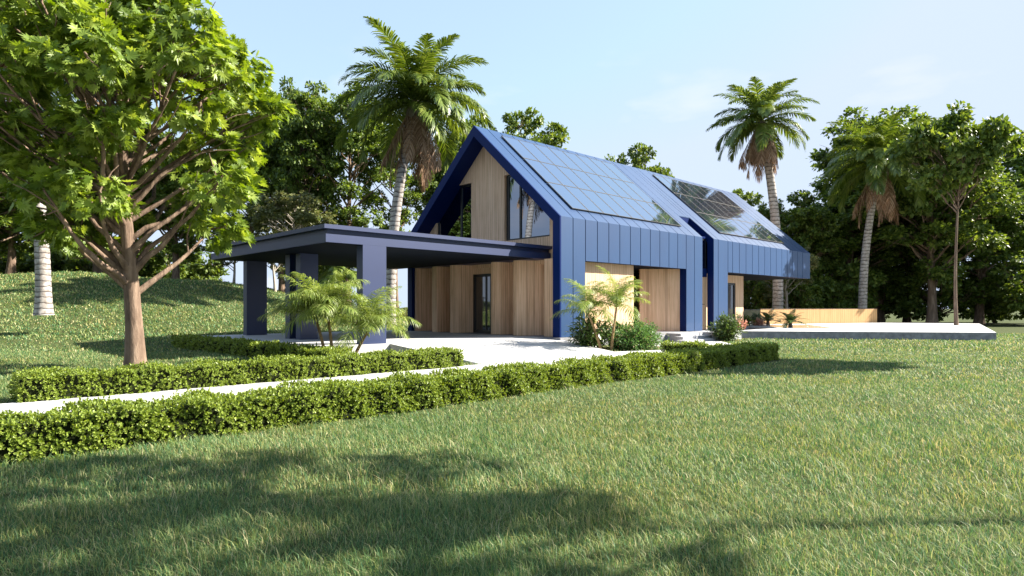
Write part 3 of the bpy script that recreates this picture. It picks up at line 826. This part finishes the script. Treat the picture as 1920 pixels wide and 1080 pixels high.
# ---------------- slender areca palms
def make_areca(name, label, loc, stems, seed, nf=11, L=1.15, ll=.34):
    rng = np.random.default_rng(seed)
    o = thing(name, label, 'palm', (0, 0, 0), 'feathery areca palms')
    fr = MB()
    for (bx_, by_, tx_, ty_, h) in stems:
        t = np.linspace(0, 1, 10)
        ax = np.stack([bx_ + (tx_ - bx_) * t ** 1.3, by_ + (ty_ - by_) * t ** 1.3, -.1 + (h + .1) * t], 1)
        m = MB(); m.tube(ax, .05 * (1 - .35 * t), 8); m.build('stem', M['stem'], o, smooth=True, base=(0, 0, 0))
        for k in range(nf):
            f = k / (nf - 1)
            frond(fr, ax[-1] + np.array([0, 0, .12 * (1 - f)]), k * 2.4 + rng.normal() * .2, 1.5 - 1.1 * f + rng.normal() * .1, L * rng.uniform(.8, 1.2), 1.12 + .5 * rng.random(), 46, ll, .017, rng, hang=.6, rach=.012, fold=.6)
    fr.build('fronds', M['areca'], o, base=(0, 0, 0))
    o.location = loc
    return o


x, y = pxw(624, 16.6)
make_areca('areca_palm', 'three stemmed feathery areca palm in front of the carport column', (x, y, G), [(-.12, .1, -.28, .38, 1.1), (.0, -.02, -.1, .1, 1.28), (.38, -.3, .75, -.55, .82)], 4, nf=26, L=1.25, ll=.45)
x, y = pxw(1146, 20.6)
make_areca('areca_palm', 'feathery areca palm in front of the sunlit timber wall', (x, y, G), [(.0, 0, .15, -.1, 1.4), (-.25, .2, -.55, .5, 1.2)], 14, nf=17, L=1.4, ll=.38)


# ---------------- shrubs
def make_shrub(name, label, cat, loc, R, nb, nleaf, lsize, seed, lmat, tv=LEAF_V, tf=LEAF_F, droop=.2, group=None, stem=M['bark'], aspect=1.0, up=.5):
    rng = np.random.default_rng(seed)
    o = thing(name, label, cat, (0, 0, 0), group)
    st = MB(); lf = MB(); P = []; D = []; N = []
    tvv = np.array(tv, float) * np.array([aspect, 1, 1])
    for i in range(nb):
        d = unit(rng, 1)[0]; d[2] = abs(d[2]) + up; d /= np.linalg.norm(d)
        e = d * np.array(R) * rng.uniform(.75, 1.08)
        p = limb(st, (rng.normal() * .06, rng.normal() * .06, -.05), e, .014, .004, rng, sag=-.1, k=4, n=8)
        m = nleaf // nb
        s = rng.uniform(.25, 1, m)
        q = np.stack([np.interp(s, np.linspace(0, 1, 8), p[:, k]) for k in range(3)], 1) + rng.normal(size=(m, 3)) * np.mean(R) * .09
        out = q / (np.linalg.norm(q, axis=1)[:, None] + 1e-6)
        P.append(q); dd = out + rng.normal(size=(m, 3)) * .55; dd[:, 2] -= droop; D.append(dd); N.append(np.array([0, 0, 1.]) + out * .3 + rng.normal(size=(m, 3)) * .4)
    lf.scatter(tvv, tf, np.concatenate(P), np.concatenate(D), np.concatenate(N), lsize * rng.uniform(.6, 1.2, sum(len(a) for a in P)))
    st.build('stems', stem, o, base=(0, 0, 0)); lf.build('foliage', lmat, o, base=(0, 0, 0))
    o.location = loc
    return o


def at(px, w, z=G): 
    x, y = pxw(px, w); return (x, y, z)
GB = 'shrubs in the planting bed'
make_shrub('shrub', 'glossy dark leaved shrub at the corner post of the house', 'shrub', at(1106, 21.2), (.85, .85, 1.12), 62, 1500, .22, 41, M['shrub'], aspect=.6, droop=.7, group=GB)
make_shrub('shrub', 'fine leaved green shrub with reddish stems right of the areca palm', 'shrub', at(1190, 21.2), (1.05, 1.0, .9), 100, 8000, .08, 42, M['fine'], droop=-.1, group=GB, up=.15)
make_shrub('shrub', 'low dark shrub between the areca stem and the fine leaved shrub', 'shrub', at(1160, 21.9), (.75, .75, .9), 60, 2600, .11, 43, M['shrub'], droop=.1, group=GB)
make_shrub('shrub', 'bushy green shrub beside the square landing block', 'shrub', at(1362, 26.6, G - .05), (.8, .8, 1.15), 80, 2800, .17, 44, M['shrub'], aspect=.6, droop=.5)
make_shrub('shrub', 'pale sage shrub in front of the glass railing', 'shrub', at(1418, 38.5, -.02), (.5, .5, .75), 36, 900, .13, 45, M['sage'])
make_shrub('shrub', 'small green shrub at the foot of the patio post', 'shrub', at(1396, 36, -.02), (.6, .6, .6), 40, 1100, .12, 46, M['leaf_mid'])
make_shrub('flowering_plant', 'salmon pink flowering plant at the pool edge', 'plant', at(1424, 37.6, -.02), (.45, .45, .4), 36, 800, .1, 47, M['pink'])
make_shrub('flowering_plant', 'orange pink flowering plant beside the shrub at the landing', 'plant', at(1389, 30.5, -.02), (.35, .35, .5), 30, 600, .09, 48, M['pink'])
make_shrub('shrub', 'bright light green bush beyond the distant hedge', 'shrub', at(752, 47.5, -.2), (1.1, 1.1, 1.25), 40, 1500, .16, 49, M['leaf_pale'])


def make_cycad(label, loc, n, L, seed, s=1.0):
    rng = np.random.default_rng(seed)
    o = thing('cycad', label, 'plant', (0, 0, 0), 'cycads on the terrace')
    fr = MB()
    for k in range(n):
        f = k / (n - 1)
        frond(fr, (0, 0, .25), k * 2.4, 1.3 - 1.15 * f, L * rng.uniform(.85, 1.1), 1.1, 26, L * .24, .03, rng, hang=.15, rach=.012, fold=.3)
    fr.build('fronds', M['shrub'], o, base=(0, 0, 0))
    m = MB(); m.tube([(0, 0, -.05), (0, 0, .1), (0, 0, .3)], [.13, .12, .07], 8); m.build('stem', M['bark'], o, base=(0, 0, 0))
    o.location = loc
    return o


make_cycad('dark spiky cycad before the middle of the timber fence', at(1440, 38.8, -.02), 20, 1.0, 51)
make_cycad('dark spiky cycad on the terrace farther right along the timber fence', at(1482, 34.5, -.02), 18, 1.0, 52)
make_cycad('small spiky cycad beside the slanted timber wall', at(1216, 23.0, G + .15), 16, .62, 53)


# ---------------- hedges
def make_hedge(label, a, c, wd, ht, seed, dens=330, lsz=.05, nl=9, z=G, mat_=None, group='clipped hedges'):
    rng = np.random.default_rng(seed)
    a = np.array(a, float); c = np.array(c, float); L = np.linalg.norm(c - a); t = (c - a) / L; nn = np.array([-t[1], t[0]])
    mb = MB()
    core = .8
    pts = [a + t * .06 - nn * wd / 2 * core, c - t * .06 - nn * wd / 2 * core, c - t * .06 + nn * wd / 2 * core, a + t * .06 + nn * wd / 2 * core]
    mb.prism_z([tuple(p) for p in pts], z - .05, z + ht * .86, 1)
    faces = [('t', L * wd), ('s', L * ht), ('b', L * ht), ('e', wd * ht), ('f', wd * ht)]
    P = []; O = []
    for k, ar in faces:
        m = max(int(ar * dens), 30)
        u = rng.random(m); v = rng.random(m)
        if k == 't': l, q, h = u * L, (v - .5) * wd, np.full(m, ht); o = np.stack([np.zeros(m), (v - .5) * .5, np.ones(m)], 1)
        elif k in 'sb':
            sg = -1 if k == 's' else 1
            l, q, h = u * L, np.full(m, sg * wd / 2), v * ht; o = np.stack([np.zeros(m), np.full(m, sg * 1.0), .35 + v * .4], 1)
        else:
            sg = -1 if k == 'e' else 1
            l, q, h = np.full(m, 0.0 if sg < 0 else L), (u - .5) * wd, v * ht; o = np.stack([np.full(m, sg * 1.0), np.zeros(m), .35 + v * .4], 1)
        lump = .035 * np.sin(l * 5.1 + 1.3 * np.sin(l * 1.7 + h * 6)) + .03 * np.sin(l * 11 + q * 9 + h * 8 + seed) + rng.normal(size=m) * .02 - .035
        pos = a[None] + t[None] * l[:, None] + nn[None] * q[:, None]
        od = o[:, 0:1] * t[None] + o[:, 1:2] * nn[None]
        o3 = np.concatenate([od, o[:, 2:3]], 1); o3 /= np.linalg.norm(o3, axis=1)[:, None]
        p3_ = np.concatenate([pos, (z + h)[:, None]], 1) + o3 * lump[:, None]
        P.append(p3_); O.append(o3)
    P = np.concatenate(P); O = np.concatenate(O); m = len(P)
    O = O + rng.normal(size=O.shape) * .28; O /= np.linalg.norm(O, axis=1)[:, None]
    PP = []; DD = []; NN = []
    for k in range(nl):                            # leaves up one twig tip
        f = k / (nl - 1)
        r = unit(rng, m); sd = r - O * np.sum(r * O, 1)[:, None]; sd /= np.linalg.norm(sd, axis=1)[:, None]
        PP.append(P + O * (lsz * 1.15 * (f - .55))[..., None] if np.ndim(f) else P + O * (lsz * 1.15 * (f - .55)))
        DD.append(sd * (1.05 - .65 * f) + O * (.35 + .6 * f)); NN.append(O + r * .3)
    P2 = np.concatenate(PP); keep = P2[:, 2] > z
    mb.scatter(LEAF2_V, LEAF2_F, P2[keep], np.concatenate(DD)[keep], np.concatenate(NN)[keep], lsz * rng.uniform(.7, 1.2, keep.sum()))
    o = mb.build('hedge', [mat_ or M['hedge'], M['hedgecore']], base=(a[0], a[1], z))
    return tag(o, label, 'hedge', group)


make_hedge('long front hedge running along the lawn edge', (-.3, 7.36), (16.95, 7.62), .62, .41, 61, dens=1100, lsz=.032)
make_hedge('middle hedge between the stone path and the areca palm', (1.2, 11.85), (9.5, 11.85), .6, .41, 62, dens=650, lsz=.036)
make_hedge('shaded hedge beside the left edge of the carport slab', (7.35, 13.4), (7.15, 24.5), .62, .40, 63, dens=260, lsz=.05)
make_hedge('short hedge crossing the far end of the long front hedge', (16.85, 7.95), (16.6, 10.6), .6, .35, 64, dens=300, lsz=.05)
a0 = pxw(690, 49); a1 = pxw(800, 49)
make_hedge('distant dark hedge seen through the carport', a0, a1, 1.2, 1.1, 65, dens=60, lsz=.14, z=-.2, mat_=M['leaf_dark'])


# ---------------- lawn grass
def inside(poly, x, y):
    r = np.zeros(len(x), bool); n = len(poly)
    for i in range(n):
        x0, y0 = poly[i]; x1, y1 = poly[(i + 1) % n]
        c = (y0 > y) != (y1 > y)
        with np.errstate(divide='ignore', invalid='ignore'):
            r ^= c & (x < (x1 - x0) * (y - y0) / (y1 - y0) + x0)
    return r


def make_grass():
    rng = np.random.default_rng(99)
    mb = MB()
    bans = [PATH, [(10.25, 11.9), (16.0, 11.9), (16.7, 15.95), (10.25, 15.95)], [(7.9, 15.9), (16.7, 15.9), (16.7, 25.4), (7.9, 25.4)], [(16.5, 14.78), (28.9, 14.78), (33.3, 16), (33.3, 24.4), (16.5, 24.4)], TER,
            [(22.15, 13.25), (27.05, 13.25), (27.05, 15), (22.15, 15)]]
    for w0, w1, dens, bw, h0, h1 in ((2.3, 4.6, 5200, .0042, .04, .1), (4.6, 7.5, 3000, .0056, .038, .092), (7.5, 12, 1300, .0078, .035, .085), (12, 20, 420, .014, .04, .085), (20, 34, 130, .026, .05, .1), (24, 46, 45, .045, .07, .14)):
        hw = .88
        area = hw * (w1 ** 2 - w0 ** 2)
        n = int(area * dens)
        w = np.sqrt(rng.uniform(w0 ** 2, w1 ** 2, n)); lat = (rng.random(n) * 2 - 1) * hw * w
        if w1 == 46:
            lat = -rng.random(n) * hw * w; 
        x = w * FW[0] + lat * RT[0]; y = w * FW[1] + lat * RT[1]
        k = np.ones(n, bool)
        for p in bans: k &= ~inside(p, x, y)
        k &= ~((y > 7.1) & (y < 7.8) & (x < 16.9) & (x > -.3))
        x, y = x[k], y[k]; n = len(x)
        # tufts: height and lean drift over the lawn
        f = .5 + .5 * np.sin(x * 3.1 + 2 * np.sin(y * 1.7)) * np.sin(y * 2.7 + 1.5 * np.sin(x * 2.1))
        h = rng.uniform(h0, h1, n) * (.65 + .55 * f) * rng.choice([.75, 1, 1, 1.1, 1.55], n)
        az = rng.random(n) * 2 * PI; az = np.where(rng.random(n) < .16, 2.4 + 1.1 * np.sin(x * .9 + y * .6) + rng.normal(size=n) * .6, az)
        ln = rng.uniform(.1, .75, n); curl = rng.uniform(.1, .9, n)
        z = ground_z(x, y) - .008
        d = np.stack([np.cos(az), np.sin(az), np.zeros(n)], 1); sd = np.stack([-np.sin(az), np.cos(az), np.zeros(n)], 1)
        tw = rng.normal(size=n) * .5
        sd = sd * np.cos(tw)[:, None] + d * np.sin(tw)[:, None]
        P0 = np.stack([x, y, z], 1); bwv = sd * (bw * rng.uniform(.6, 1.3, n))[:, None] * .5
        hh = h[:, None]; lnv = ln[:, None]; cv = curl[:, None]; up = np.array([0, 0, 1.0])
        m1 = P0 + up * hh * .5 + d * hh * lnv * .35
        tp = P0 + up * hh * (.98 - .35 * cv) + d * hh * (lnv + .45 * cv)
        V = np.stack([P0 - bwv, P0 + bwv, m1 + bwv * .8, m1 - bwv * .8, tp], 1).reshape(-1, 3)
        o = np.arange(n)[:, None] * 5
        mb.v.append(V); mb.f.append((o + np.array([[0, 1, 2, 3]]) + mb.n, 0)); mb.f.append((o + np.array([[3, 2, 4]]) + mb.n, 0)); mb.n += len(V)
    o = mb.build('lawn_grass', M['grass'], smooth=True)
    tag(o, 'green lawn grass with dry straw blades', 'grass', kind='stuff')


make_grass()
